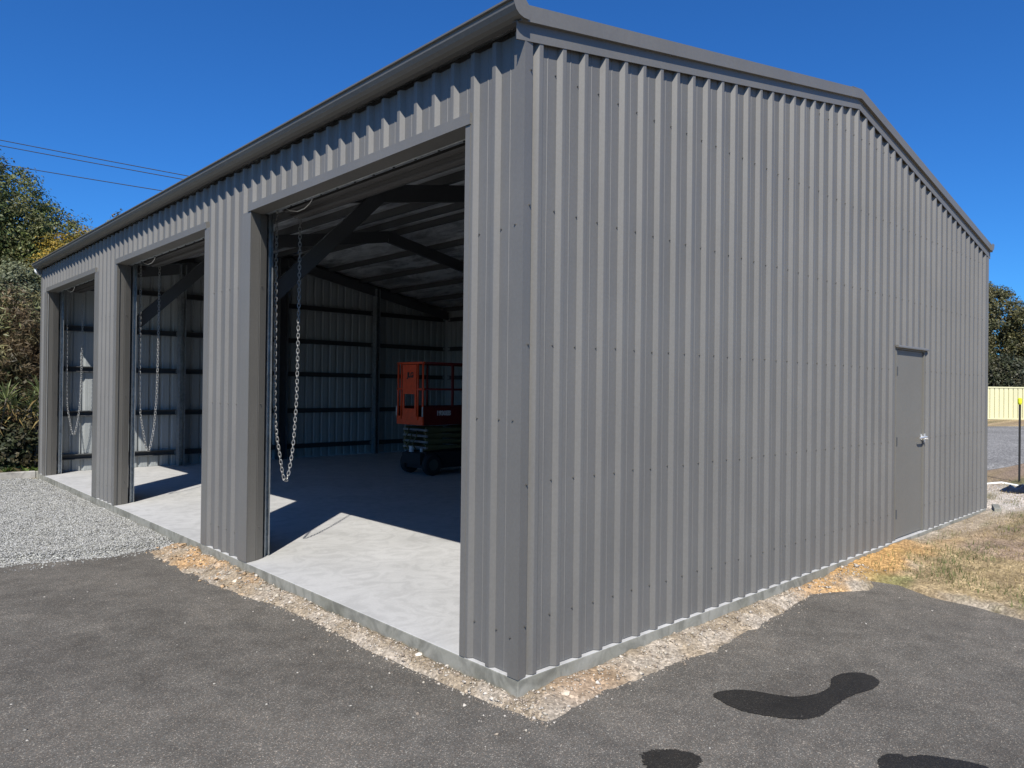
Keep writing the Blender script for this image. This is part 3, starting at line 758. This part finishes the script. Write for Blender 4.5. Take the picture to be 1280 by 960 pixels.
for z in (1.55, ZT):
    for y in (-hw, hw):
        m = MB(); m.tube([(-.05, y, z), (LL + .02, y, z)], .019, 10); part('guard_rail', m, M['red'], lift, True)
    for x in (-.03, LL):
        m = MB(); m.tube([(x, -hw - .03, z), (x, hw + .03, z)], .021, 10); part('guard_rail', m, M['orange'] if x < 0 else M['red'], lift, True)
m = MB()                                              # end gate panel with its opening
for a, b in (((-.055, -.21, 1.46), (-.040, .21, ZT - .03)), ((-.055, -.21, 1.06), (-.040, .21, 1.20)), ((-.055, -.21, 1.20), (-.040, -.16, 1.46)), ((-.055, .16, 1.20), (-.040, .21, 1.46))): m.box(a, b)
gate = part('gate_panel', m, M['orange'], lift)
for y in (-.25, .26):
    m = MB(); m.tube([(-.045, y, 1.0), (-.045, y, ZT)], .017, 8); part('gate_post', m, M['orange'], lift, True)
RX = Matrix(((0, 0, -1, -.0575), (-1, 0, 0, -.03), (0, 1, 0, 1.80), (0, 0, 0, 1)))
text('maker_mark', 'JLG', .125, M['black_ink'], gate, RX)
RS = Matrix(((1, 0, 0, .42), (0, 0, -1, -hw - .0225), (0, 1, 0, 1.12), (0, 0, 0, 1)))
text('model_number', '1930ES', .11, M['white_ink'], lift, RS)
for y in (-hw - .02, hw + .02):
    m = MB(); m.tube([(-.05, y, 1.06), (-.05, y, 1.24)], .014, 8); part('gate_latch', m, M['galv'], lift)

# ------------------------------------------------------------------ foliage
def leaf_quads(C, N, ln, wd, bend=.0):
    n = len(C); N = N / np.linalg.norm(N, axis=1, keepdims=True)
    r = rng.normal(size=(n, 3)); T = r - (r * N).sum(1, keepdims=True) * N; T /= np.linalg.norm(T, axis=1, keepdims=True)
    B = np.cross(N, T); ln = np.asarray(ln).reshape(-1, 1); wd = np.asarray(wd).reshape(-1, 1)
    V = np.stack([C - T * ln * .5, C + B * wd * .5 - T * ln * .05, C + T * ln * .5 - N * ln * bend, C - B * wd * .5 - T * ln * .05], 1)
    return V
def crown(name, blobs, nclump, per, rc, ln, wd, cols, parent, mat='leaf', up=.35, fill=.35):
    P = []; O = []
    wts = np.array([b[3] * b[4] + b[4] * b[5] + b[3] * b[5] for b in blobs], float); wts /= wts.sum()
    for bi, b in enumerate(blobs):
        k = int(nclump * wts[bi]) + 3; d = rng.normal(size=(k, 3)); d /= np.linalg.norm(d, axis=1, keepdims=True)
        rad = np.where(rng.random(k) < fill, rng.uniform(.3, .85, k), rng.uniform(.82, 1.08, k))[:, None]
        P.append(np.array(b[:3]) + d * rad * np.array(b[3:6])); O.append(d)
    P = np.concatenate(P); O = np.concatenate(O); k = len(P)
    rcs = rc * rng.uniform(.55, 1.4, k)
    d = rng.normal(size=(k, per, 3)); d /= np.linalg.norm(d, axis=2, keepdims=True); rr = rng.uniform(.25, 1, (k, per, 1)) ** .6
    C = P[:, None] + d * rr * rcs[:, None, None] * np.array([1, 1, .75]); Nn = d * .8 + O[:, None] * .6 + rng.normal(size=d.shape) * .55 + np.array([0, 0, up])
    cc = np.array(cols); base = cc[rng.integers(0, len(cc), k)] * rng.uniform(.7, 1.3, (k, 1))
    tint = base[:, None] * rng.uniform(.7, 1.35, (k, per, 1))
    C = C.reshape(-1, 3); n = len(C); sz = rng.uniform(.65, 1.35, n)
    V = leaf_quads(C, Nn.reshape(-1, 3), ln * sz, wd * sz, .12)
    return np_mesh(name, V.reshape(-1, 3), np.arange(n * 4).reshape(-1, 4), M[mat], parent, np.repeat(tint.reshape(-1, 3), 4, 0))
def trunk(parent, base, top, r, limbs):
    m = MB(); b = Vector(base); t = Vector(top); pts = []
    for k in range(7):
        f = k / 6; pts.append(b.lerp(t, f) + Vector((mnoise.noise(b + Vector((f * 2, 1, 0))), mnoise.noise(b + Vector((f * 2, 5, 0))), 0)) * .25 * f)
    m.tube(pts, [r * (1 - .75 * k / 6) * (1.35 if k == 0 else 1) for k in range(7)], 10)
    tr = part('trunk', m, M['bark'], parent, True)
    for e in limbs:
        f = random.uniform(.35, .8); p = pts[int(f * 6)]; q = Vector(e); mid = p.lerp(q, .5) + Vector((0, 0, .25 * (q - p).length * .4))
        m = MB(); m.tube([p, p.lerp(mid, .5) + Vector((0, 0, .05)), mid, q], [r * .42, r * .36, r * .26, r * .1], 7); part('limb', m, M['bark'], tr, True)
def tree(name, base, blobs, cols, label, cat='tree', n=900, per=55, rc=.42, ln=.13, wd=.05, r=.16, group=None, fill=.35):
    """blobs are relative to the base"""
    t = empty(name, base, label, cat, group)
    c = crown('crown', blobs, n, per, rc, ln, wd, cols, t, fill=fill)
    top = max(blobs, key=lambda b: b[2])
    trunk(t, (0, 0, -.1), (top[0] * .7, top[1] * .7, top[2] * .8), r, [(b[0] * .9, b[1] * .9, b[2]) for b in blobs[:5]])
    return t
OLIVE = [(.105, .135, .042), (.145, .16, .055), (.08, .108, .038), (.17, .165, .07), (.12, .122, .05)]
GREYG = [(.13, .145, .085), (.09, .11, .06), (.16, .17, .10)]
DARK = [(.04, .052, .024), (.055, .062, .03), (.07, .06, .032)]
BROWN = [(.17, .105, .05), (.12, .075, .04), (.09, .07, .04), (.2, .14, .075)]
YEL = [(.26, .185, .03), (.20, .165, .035), (.13, .13, .04), (.31, .21, .033)]

# left: big wattle-like tree beyond the far corner
def shrub(name, base, blobs, cols, label, n, per, rc, ln, wd, group=None, up=.35):
    t = empty(name, base, label, 'shrub', group)
    crown('foliage', blobs, n, per, rc, ln, wd, cols, t, up=up)
    m = MB()
    for k in range(5):
        b = random.choice(blobs); m.tube([(random.uniform(-.1, .1), random.uniform(-.1, .1), -.05), (b[0] * .4, b[1] * .4, b[2] * .5), (b[0] + random.uniform(-.2, .2), b[1], b[2])], [.03, .022, .01], 6)
    part('stems', m, M['bark'], t, True); return t
tree('tree', (-.6, 19.5, 0), [(-1.1, 0, 6.0, 2.15, 2.0, 2.05), (.55, -.3, 5.45, 1.55, 1.6, 1.55), (1.75, -.2, 4.75, 1.35, 1.4, 1.4), (-2.8, .3, 6.2, 2.2, 2.0, 2.1), (.2, -1.0, 3.6, 2.0, 1.3, 1.6), (2.6, .1, 4.0, 1.3, 1.3, 1.5), (-2.6, -.8, 3.4, 2.2, 1.6, 2.1), (.9, -.4, 2.2, 2.4, 1.2, 1.4), (-.2, -1.5, 4.9, .9, .7, .8), (1.2, -1.2, 3.9, .8, .6, .7)],
     OLIVE, 'tall rounded olive green tree rising beyond the far shed corner', n=3900, per=88, rc=.30, ln=.075, wd=.036, fill=.22)
tree('tree', (.9, 17.0, 0), [(-.6, 0, 3.5, .9, .8, .8), (.5, .2, 3.1, 1.0, .8, 1.0), (-1.6, -.1, 2.6, 1.3, .9, 1.2)], GREYG, 'grey green bushy tree squeezed between the tall tree and shed end', n=760, per=80, rc=.28, ln=.07, wd=.036, r=.1)
tree('tree', (1.9, 17.3, 0), [(0, 0, 4.75, .85, .7, .52), (.75, 0, 5.0, .7, .6, .45), (-.35, 0, 4.35, .75, .6, .5), (.3, 0, 3.9, 1.2, .7, .8)], YEL, 'yellow flowering wattle showing above the far end of the gutter', n=620, per=80, rc=.22, ln=.06, wd=.03, r=.09)
tree('tree', (4.6, 22.0, 0), [(0, 0, 6.1, 1.0, .9, .8), (.9, .2, 5.9, 1.1, 1, 1.0), (.3, 0, 4.3, 1.6, 1.2, 1.5)], [(.12, .11, .045), (.17, .12, .06), (.09, .1, .04)], 'distant brownish tree top peeping over the gutter behind the yellow wattle', n=330, per=45, rc=.38, ln=.13, wd=.06, r=.12)
shrub('shrub', (-.1, 15.3, 0), [(0, 0, 2.2, .95, .7, .8), (.55, .1, 2.6, .6, .5, .7), (-1.0, 0, 2.5, .9, .7, .8), (-.1, .3, 3.0, 1.0, .5, .55)], [(.15, .155, .07), (.18, .165, .08), (.16, .12, .07)], 'drooping dull green shrub with dry brown twigs beside shed end', 420, 55, .28, .11, .03)
shrub('shrub', (.28, 14.6, 0), [(0, 0, 2.0, .35, .35, .6), (-.1, .1, 2.5, .25, .3, .5), (-.55, .1, 1.9, .4, .35, .4)], [(.13, .09, .05), (.10, .085, .045), (.16, .12, .07)], 'dry brown hanging brush close against the far shed corner', 170, 50, .2, .12, .016, up=-.3)
shrub('shrub', (-.55, 13.15, 0), [(0, 0, .80, .42, .3, .28), (-.8, .1, .9, .6, .4, .35)], BROWN, 'rusty brown dead fern below the spiky green shrub', 150, 50, .16, .09, .018)
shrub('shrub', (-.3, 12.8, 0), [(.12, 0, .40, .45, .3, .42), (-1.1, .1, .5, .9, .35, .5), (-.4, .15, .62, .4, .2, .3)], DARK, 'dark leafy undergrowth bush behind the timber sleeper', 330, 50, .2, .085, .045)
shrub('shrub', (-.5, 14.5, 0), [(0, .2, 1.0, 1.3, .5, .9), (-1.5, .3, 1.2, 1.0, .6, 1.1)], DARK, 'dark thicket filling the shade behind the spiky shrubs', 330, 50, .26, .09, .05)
# more bushes closing the hedge to the left of the frame and behind
shrub('shrub', (-3.6, 15.4, 0), [(0, 0, 1.4, 1.6, 1.0, 1.4), (-1.5, 0, 1.8, 1.3, 1, 1.6)], OLIVE, 'broad olive shrub continuing the hedge outside the left edge', 300, 50, .34, .11, .05)
def rosettes(name, base, heads, label):
    t = empty(name, base, label, 'shrub', 'spiky leaved shrubs by the sleeper')
    Vv = []; Cc = []; m = MB()
    for (hx, hy, hz, r) in heads:
        m.tube([(hx * .3, hy * .3, -.05), (hx * .7, hy * .7, hz * .6), (hx, hy, hz)], [.018, .014, .009], 6)
        for k in range(46):
            a = k * 2.399; el = math.radians(80 - 110 * (k / 46)) ; d = np.array([math.cos(a) * math.cos(el), math.sin(a) * math.cos(el), math.sin(el)])
            side = np.array([-math.sin(a), math.cos(a), 0]); l = r * random.uniform(.75, 1.1); wdt = .016 * random.uniform(.8, 1.2); c = np.array([hx, hy, hz - .12 * k / 46])
            p1 = c + d * l * .5; p2 = c + d * l - np.array([0, 0, l * .18])
            Vv += [c, p1 + side * wdt, p2, p1 - side * wdt]; g = random.uniform(.7, 1.3)
            Cc += [np.array((.16, .19, .075)) * g if k < 32 else np.array((.26, .19, .08)) * g] * 4
    part('stems', m, M['bark'], t, True)
    o = np_mesh('leaves', np.array(Vv), np.arange(len(Vv)).reshape(-1, 4), M['leaf'], t, np.array(Cc)); o['kind'] = 'stuff'
rosettes('shrub', (.0, 12.72, 0), [(.10, 0, 1.42, .46), (.30, .05, 1.22, .40), (.0, .1, 1.16, .42), (.28, -.05, .98, .36), (.12, -.1, 1.05, .4)], 'spiky green shrub with long narrow leaves right beside the shed')
rosettes('shrub', (-.65, 12.72, 0), [(.25, 0, 1.30, .46), (-.1, .1, 1.2, .43), (.38, .1, 1.12, .4), (.05, -.05, 1.0, .4)], 'lower spiky green shrub with narrow leaves at the left edge')
# low green cover behind the sleeper
def cover():
    n = 5200; px = rng.uniform(-4.5, .15, n); py = rng.uniform(12.35, 13.9, n); a = rng.uniform(0, 2 * PI, n); l = rng.uniform(.05, .2, n)
    C = np.c_[px, py, -.03 + l * .4]; N = np.c_[np.cos(a), np.sin(a), rng.uniform(.1, .9, n)]
    V = leaf_quads(C, N, l * 1.3, l * .32, .2); g = rng.uniform(.6, 1.3, (n, 1)); t = np.where(rng.random((n, 1)) < .8, np.array([[.09, .13, .03]]), np.array([[.2, .16, .08]])) * g
    tag(np_mesh('ground_cover', V.reshape(-1, 3), np.arange(n * 4).reshape(-1, 4), M['leaf'], None, np.repeat(t, 4, 0)), 'low green weeds growing behind the sleeper', 'weeds', kind='stuff')
cover()
# sleeper edging and end block
m = MB(); m.box((-4.6, 12.20, -.16), (-.03, 12.30, .035)); o = m.build('edging_sleeper', M['sleeper']); tag(o, 'weathered grey sleeper edging the garden left of the shed', 'sleeper')
b = o.modifiers.new('bevel', 'BEVEL'); b.width = .012; b.segments = 2
m = MB(); m.box((-.022, 12.175, -.2), (.10, 12.30, .03)); o = m.build('edging_block', M['slab_edge']); tag(o, 'short concrete block at the inner end of the sleeper', 'block')
b = o.modifiers.new('bevel', 'BEVEL'); b.width = .015; b.segments = 2

# lawn blades on the right
def lawn():
    n = 70000; px = 4.0 + rng.power(1.0, n) * 9.5; py = rng.uniform(-4.2, .9, n)
    sd = poly_sd(px, py, ASPH); edge = sstep(.02, .45, sd)
    onslab = (py > -.05) & (px < W + .1)
    dens = sstep(.30, .52, fbm(px, py, 2.3, 120)) * edge * sstep(.2, .9, -py + .4 * fbm(px, py, 2, 8)) ; dens = np.where(px > 9.3, np.maximum(dens, .5 * (px > 10.0)), dens)
    green = np.maximum(sstep(.50, .60, fbm(px, py, 1.6, 131)), sstep(.35, .6, fbm(px, py, 4, 133)) * sstep(1.1, .3, np.abs(px - 5.3)) * sstep(.35, .1, np.abs(py + .55))) * (rng.random(n) < .8)
    keep = (rng.random(n) < .12 + .9 * dens) & (sd > .02) & ~onslab
    px, py, green = px[keep], py[keep], green[keep]; n = len(px); h = ground_h(px, py)[0]
    a = rng.uniform(0, 2 * PI, n); l = rng.uniform(.012, .045, n) * (1 + .9 * green); lean = rng.uniform(.1, 1.3, n)
    d = np.c_[np.cos(a) * lean, np.sin(a) * lean, np.ones(n)]; d /= np.linalg.norm(d, axis=1, keepdims=True); s = np.c_[-np.sin(a), np.cos(a), np.zeros(n)]
    b = np.c_[px, py, h - .004]; wd = rng.uniform(.0015, .0035, n)[:, None]
    V = np.stack([b - s * wd, b + s * wd, b + d * l[:, None] + s * wd * .2, b + d * l[:, None] - s * wd * .2], 1)
    dry = np.array([[.40, .31, .16]]) * rng.uniform(.35, 1.3, (n, 1)); gr = np.array([[.11, .14, .045]]) * rng.uniform(.6, 1.3, (n, 1))
    t = dry + (gr - dry) * green[:, None]
    tag(np_mesh('dry_grass', V.reshape(-1, 3), np.arange(n * 4).reshape(-1, 4), M['blade'], None, np.repeat(t, 4, 0)), 'sparse dry lawn with green tufts beside the gable wall', 'grass', kind='stuff')
lawn()
# right: road, fence, stake, debris, trees
def rz(x, k=.012): return -.038 + (x - 12) * .0065 + k
def road_sheet():
    near = [(13.4, 2.6), (14.84, 1.45), (16.1, 1.32), (17.42, 1.28), (20, .9), (24, -1.5), (30, -8)]; far = [(26, 14), (30.5, 9.8), (35.1, 6.35), (36.6, 5.28), (40, 2.5), (46, -3), (52, -10)]
    V = []; n = 40; Fc = []
    for (a, b), (c, d) in zip(near, far):
        for j in range(n + 1):
            t = j / n; x = a + (c - a) * t; y = b + (d - b) * t; V.append((x, y, rz(x, .045) - .035 * (t in (0, 1))))
    for i in range(len(near) - 1):
        for j in range(n): Fc.append((i * (n + 1) + j, i * (n + 1) + j + 1, (i + 1) * (n + 1) + j + 1, (i + 1) * (n + 1) + j))
    tag(np_mesh('gravel_road', np.array(V), np.array(Fc)[:, ::-1], M['road'], None, None, True), kind='structure')
road_sheet()
def fence():
    c0 = Vector((43.95, 8.5, .16)); dr = Vector((.728, -.686, 0)); nr = Vector((-.686, -.728, 0)); H = 1.82; PN = 2.38
    t = empty('fence', c0, 'cream ribbed steel panel fence across the grey gravel road', 'fence')
    off0 = -.78 + .65
    for k in range(-8, 9):
        o = off0 + k * PN
        m = MB(); p = dr * o
        m.bar(p + nr * .01 + Vector((0, 0, -.1)), p + nr * .01 + Vector((0, 0, H + .01)), .06, .05, up=tuple(dr)); part('post', m, M['fence'], t)
        for z, hh in ((H - .03, .07), (.06, .07)):
            m = MB(); m.bar(p + dr * .031 + Vector((0, 0, z)), p + dr * (PN - .031) + Vector((0, 0, z)), .05, hh); part('rail', m, M['fence'], t)
        for q in range(3):
            m = MB(); s0 = .03 + q * (PN - .06) / 3; wq = (PN - .06) / 3; pr = []
            for r in range(3):
                f = s0 + wq * r / 3; e = wq / 3
                pr += [(f, 0), (f + e * .80, 0), (f + e * .82, -.045), (f + e * .975, -.045)]
            pr.append((s0 + wq, 0)); vs = []
            for a, b in pr:
                for z in (.095, H - .066): vs.append(p + dr * a + nr * b + Vector((0, 0, z)))
            m.add(vs, [(2 * i, 2 * i + 2, 2 * i + 3, 2 * i + 1) for i in range(len(pr) - 1)]); part('panel', m, M['fence'], t)
fence()
st = empty('marker_stake', (13.2, .508, -.04), 'thin dark steel stake with a fluorescent yellow cap', 'stake')
m = MB()
for k in range(3):
    a = 2 * PI * k / 3 + .4; m.bar((math.cos(a) * .009, math.sin(a) * .009, -.2), (math.cos(a) * .009 + .0, math.sin(a) * .009, 1.5), .005, .02, up=(math.cos(a), math.sin(a), 0))
part('post', m, M['post'], st)
m = MB(); m.tube([(0, 0, 1.44), (0, 0, 1.47), (0, 0, 1.545), (0, 0, 1.56)], [.025, .036, .036, .018], 10); part('cap', m, M['yellow_cap'], st)
m = MB(); m.tube([gp(1231, 607.5, -.06) + (-.035,), gp(1252, 606, -.06) + (-.03,), gp(1273, 609.5, -.06) + (-.04,)], [.03, .03, .03], 10)
o = m.build('plastic_pipe', M['white'], None, True); tag(o, 'white plastic pipe lying on the pale sand behind shed', 'pipe')
def film():
    V = []; Fc = []; c = gp(1268, 614, -.05); n = 22
    for i in range(n + 1):
        for j in range(n + 1):
            a = (i / n - .5); b = (j / n - .5); r = math.hypot(a, b) * 2
            x = c[0] + a * 1.1; y = c[1] - .12 + b * .75; z = -.05 + .13 * max(0, 1 - r ** 2) * (.6 + .8 * mnoise.noise(Vector((a * 6, b * 6, 2)))) + .03 * mnoise.noise(Vector((a * 16, b * 16, 5)))
            V.append((x, y, z))
    for i in range(n):
        for j in range(n):
            a, b = (i + .5) / n - .5, (j + .5) / n - .5
            if math.hypot(a, b) * 2 < .82 + .25 * mnoise.noise(Vector((a * 5, b * 5, 9))): Fc.append((i * (n + 1) + j, (i + 1) * (n + 1) + j, (i + 1) * (n + 1) + j + 1, i * (n + 1) + j + 1))
    o = np_mesh('plastic_sheet', np.array(V), np.array(Fc), M['plastic_black'], None, None, False)
    tag(o, 'crumpled black plastic sheet on the sand below the stake', 'plastic sheet')
film()
m = MB(); m.box((-.25, -.04, 0), (.25, .04, .07)); o = m.build('concrete_offcut', M['slab_edge']); o.location = (9.25, -.06, -.06); o.rotation_euler = (0, 0, .3); tag(o, 'pale concrete scrap at the foot of the far gable corner', 'offcut')
RC = [(.10, .10, .042), (.075, .08, .036), (.125, .115, .05), (.14, .125, .06)]
RD = [(.035, .042, .02), (.05, .055, .025), (.06, .055, .03)]
fdir = Vector((.728, -.686, 0)); nback = Vector((.686, .728, 0)); fc = Vector((43.95, 8.5, .1))
rt = [(-1.0, 5.5, [(-.1, 0, 8.3, 1.7, 1.8, 1.7), (-1.9, 0, 7.6, 1.9, 1.8, 2.1), (1.3, 0, 7.0, 1.6, 1.7, 1.9), (-.9, -.6, 5.6, 2.0, 1.4, 1.8), (1.2, -.6, 4.8, 2.0, 1.4, 1.8), (.2, -.5, 3.4, 2.6, 1.5, 1.8)], RC, 'tall dense olive tree straight behind the cream fence'),
      (2.7, 7.0, [(0, 0, 7.2, 1.8, 1.9, 1.9), (1.7, 0, 6.6, 1.9, 1.8, 1.9), (-.2, -.4, 5.4, 2.0, 1.6, 1.9), (.3, 0, 3.8, 2.6, 1.6, 2.1)], RC, 'lower rounded olive tree at the right edge behind the fence'),
      (.6, 2.2, [(0, 0, 1.7, 2.3, 1.0, 1.6), (-2.2, 0, 1.8, 1.9, 1.0, 1.5), (2.0, 0, 1.9, 1.8, 1.0, 1.7)], RD, 'dark low thicket pressed against the back of the cream fence'),
      (-6.5, 7.0, [(0, 0, 6.4, 2.6, 2.2, 2.2), (1.5, 0, 4.2, 2.2, 2, 2.2), (-1.5, 0, 4.0, 2.2, 2, 2.2)], RC, 'olive tree behind the fence hidden by the gable wall'),
      (8.0, 6.5, [(0, 0, 5.4, 2.6, 2.2, 2.0), (1.5, 0, 3.6, 2.2, 2, 2.0), (-1.5, 0, 3.4, 2.2, 2, 2.0)], RC, 'olive tree behind the fence beyond the right edge')]
for off, bk, bl, cols, lab in rt:
    p = fc + fdir * off + nback * bk
    bl = [(*(fdir * b[0] + nback * b[1])[:2], *b[2:]) for b in bl]
    tree('tree', (p.x, p.y, .1), bl, cols, lab, n=1100, per=62, rc=.46, ln=.15, wd=.075, r=.22, fill=.2)
# overhead lines
PL = [((2.388, 33.424, 11.52), (7.902, 28.24, 10.166), 'top overhead cable crossing the sky left of the roof'), ((2.391, 33.423, 11.291), (7.856, 28.285, 10.0), 'middle overhead cable just under the top one'), ((2.4, 33.42, 10.536), (7.193, 28.913, 9.53), 'lowest overhead cable running above the tall tree')]
for a, b, lab in PL:
    a = Vector(a); b = Vector(b); d = b - a; pts = []
    for k in range(25):
        t = -3 + 7 * k / 24; p = a + d * t; p.z += -.0 + .03 * (t - .5) ** 2 - .03 * .25; pts.append(p)
    m = MB(); m.tube(pts, .017, 6); tag(m.build('power_line', M['wire'], None, True), lab, 'power line', 'overhead cables')
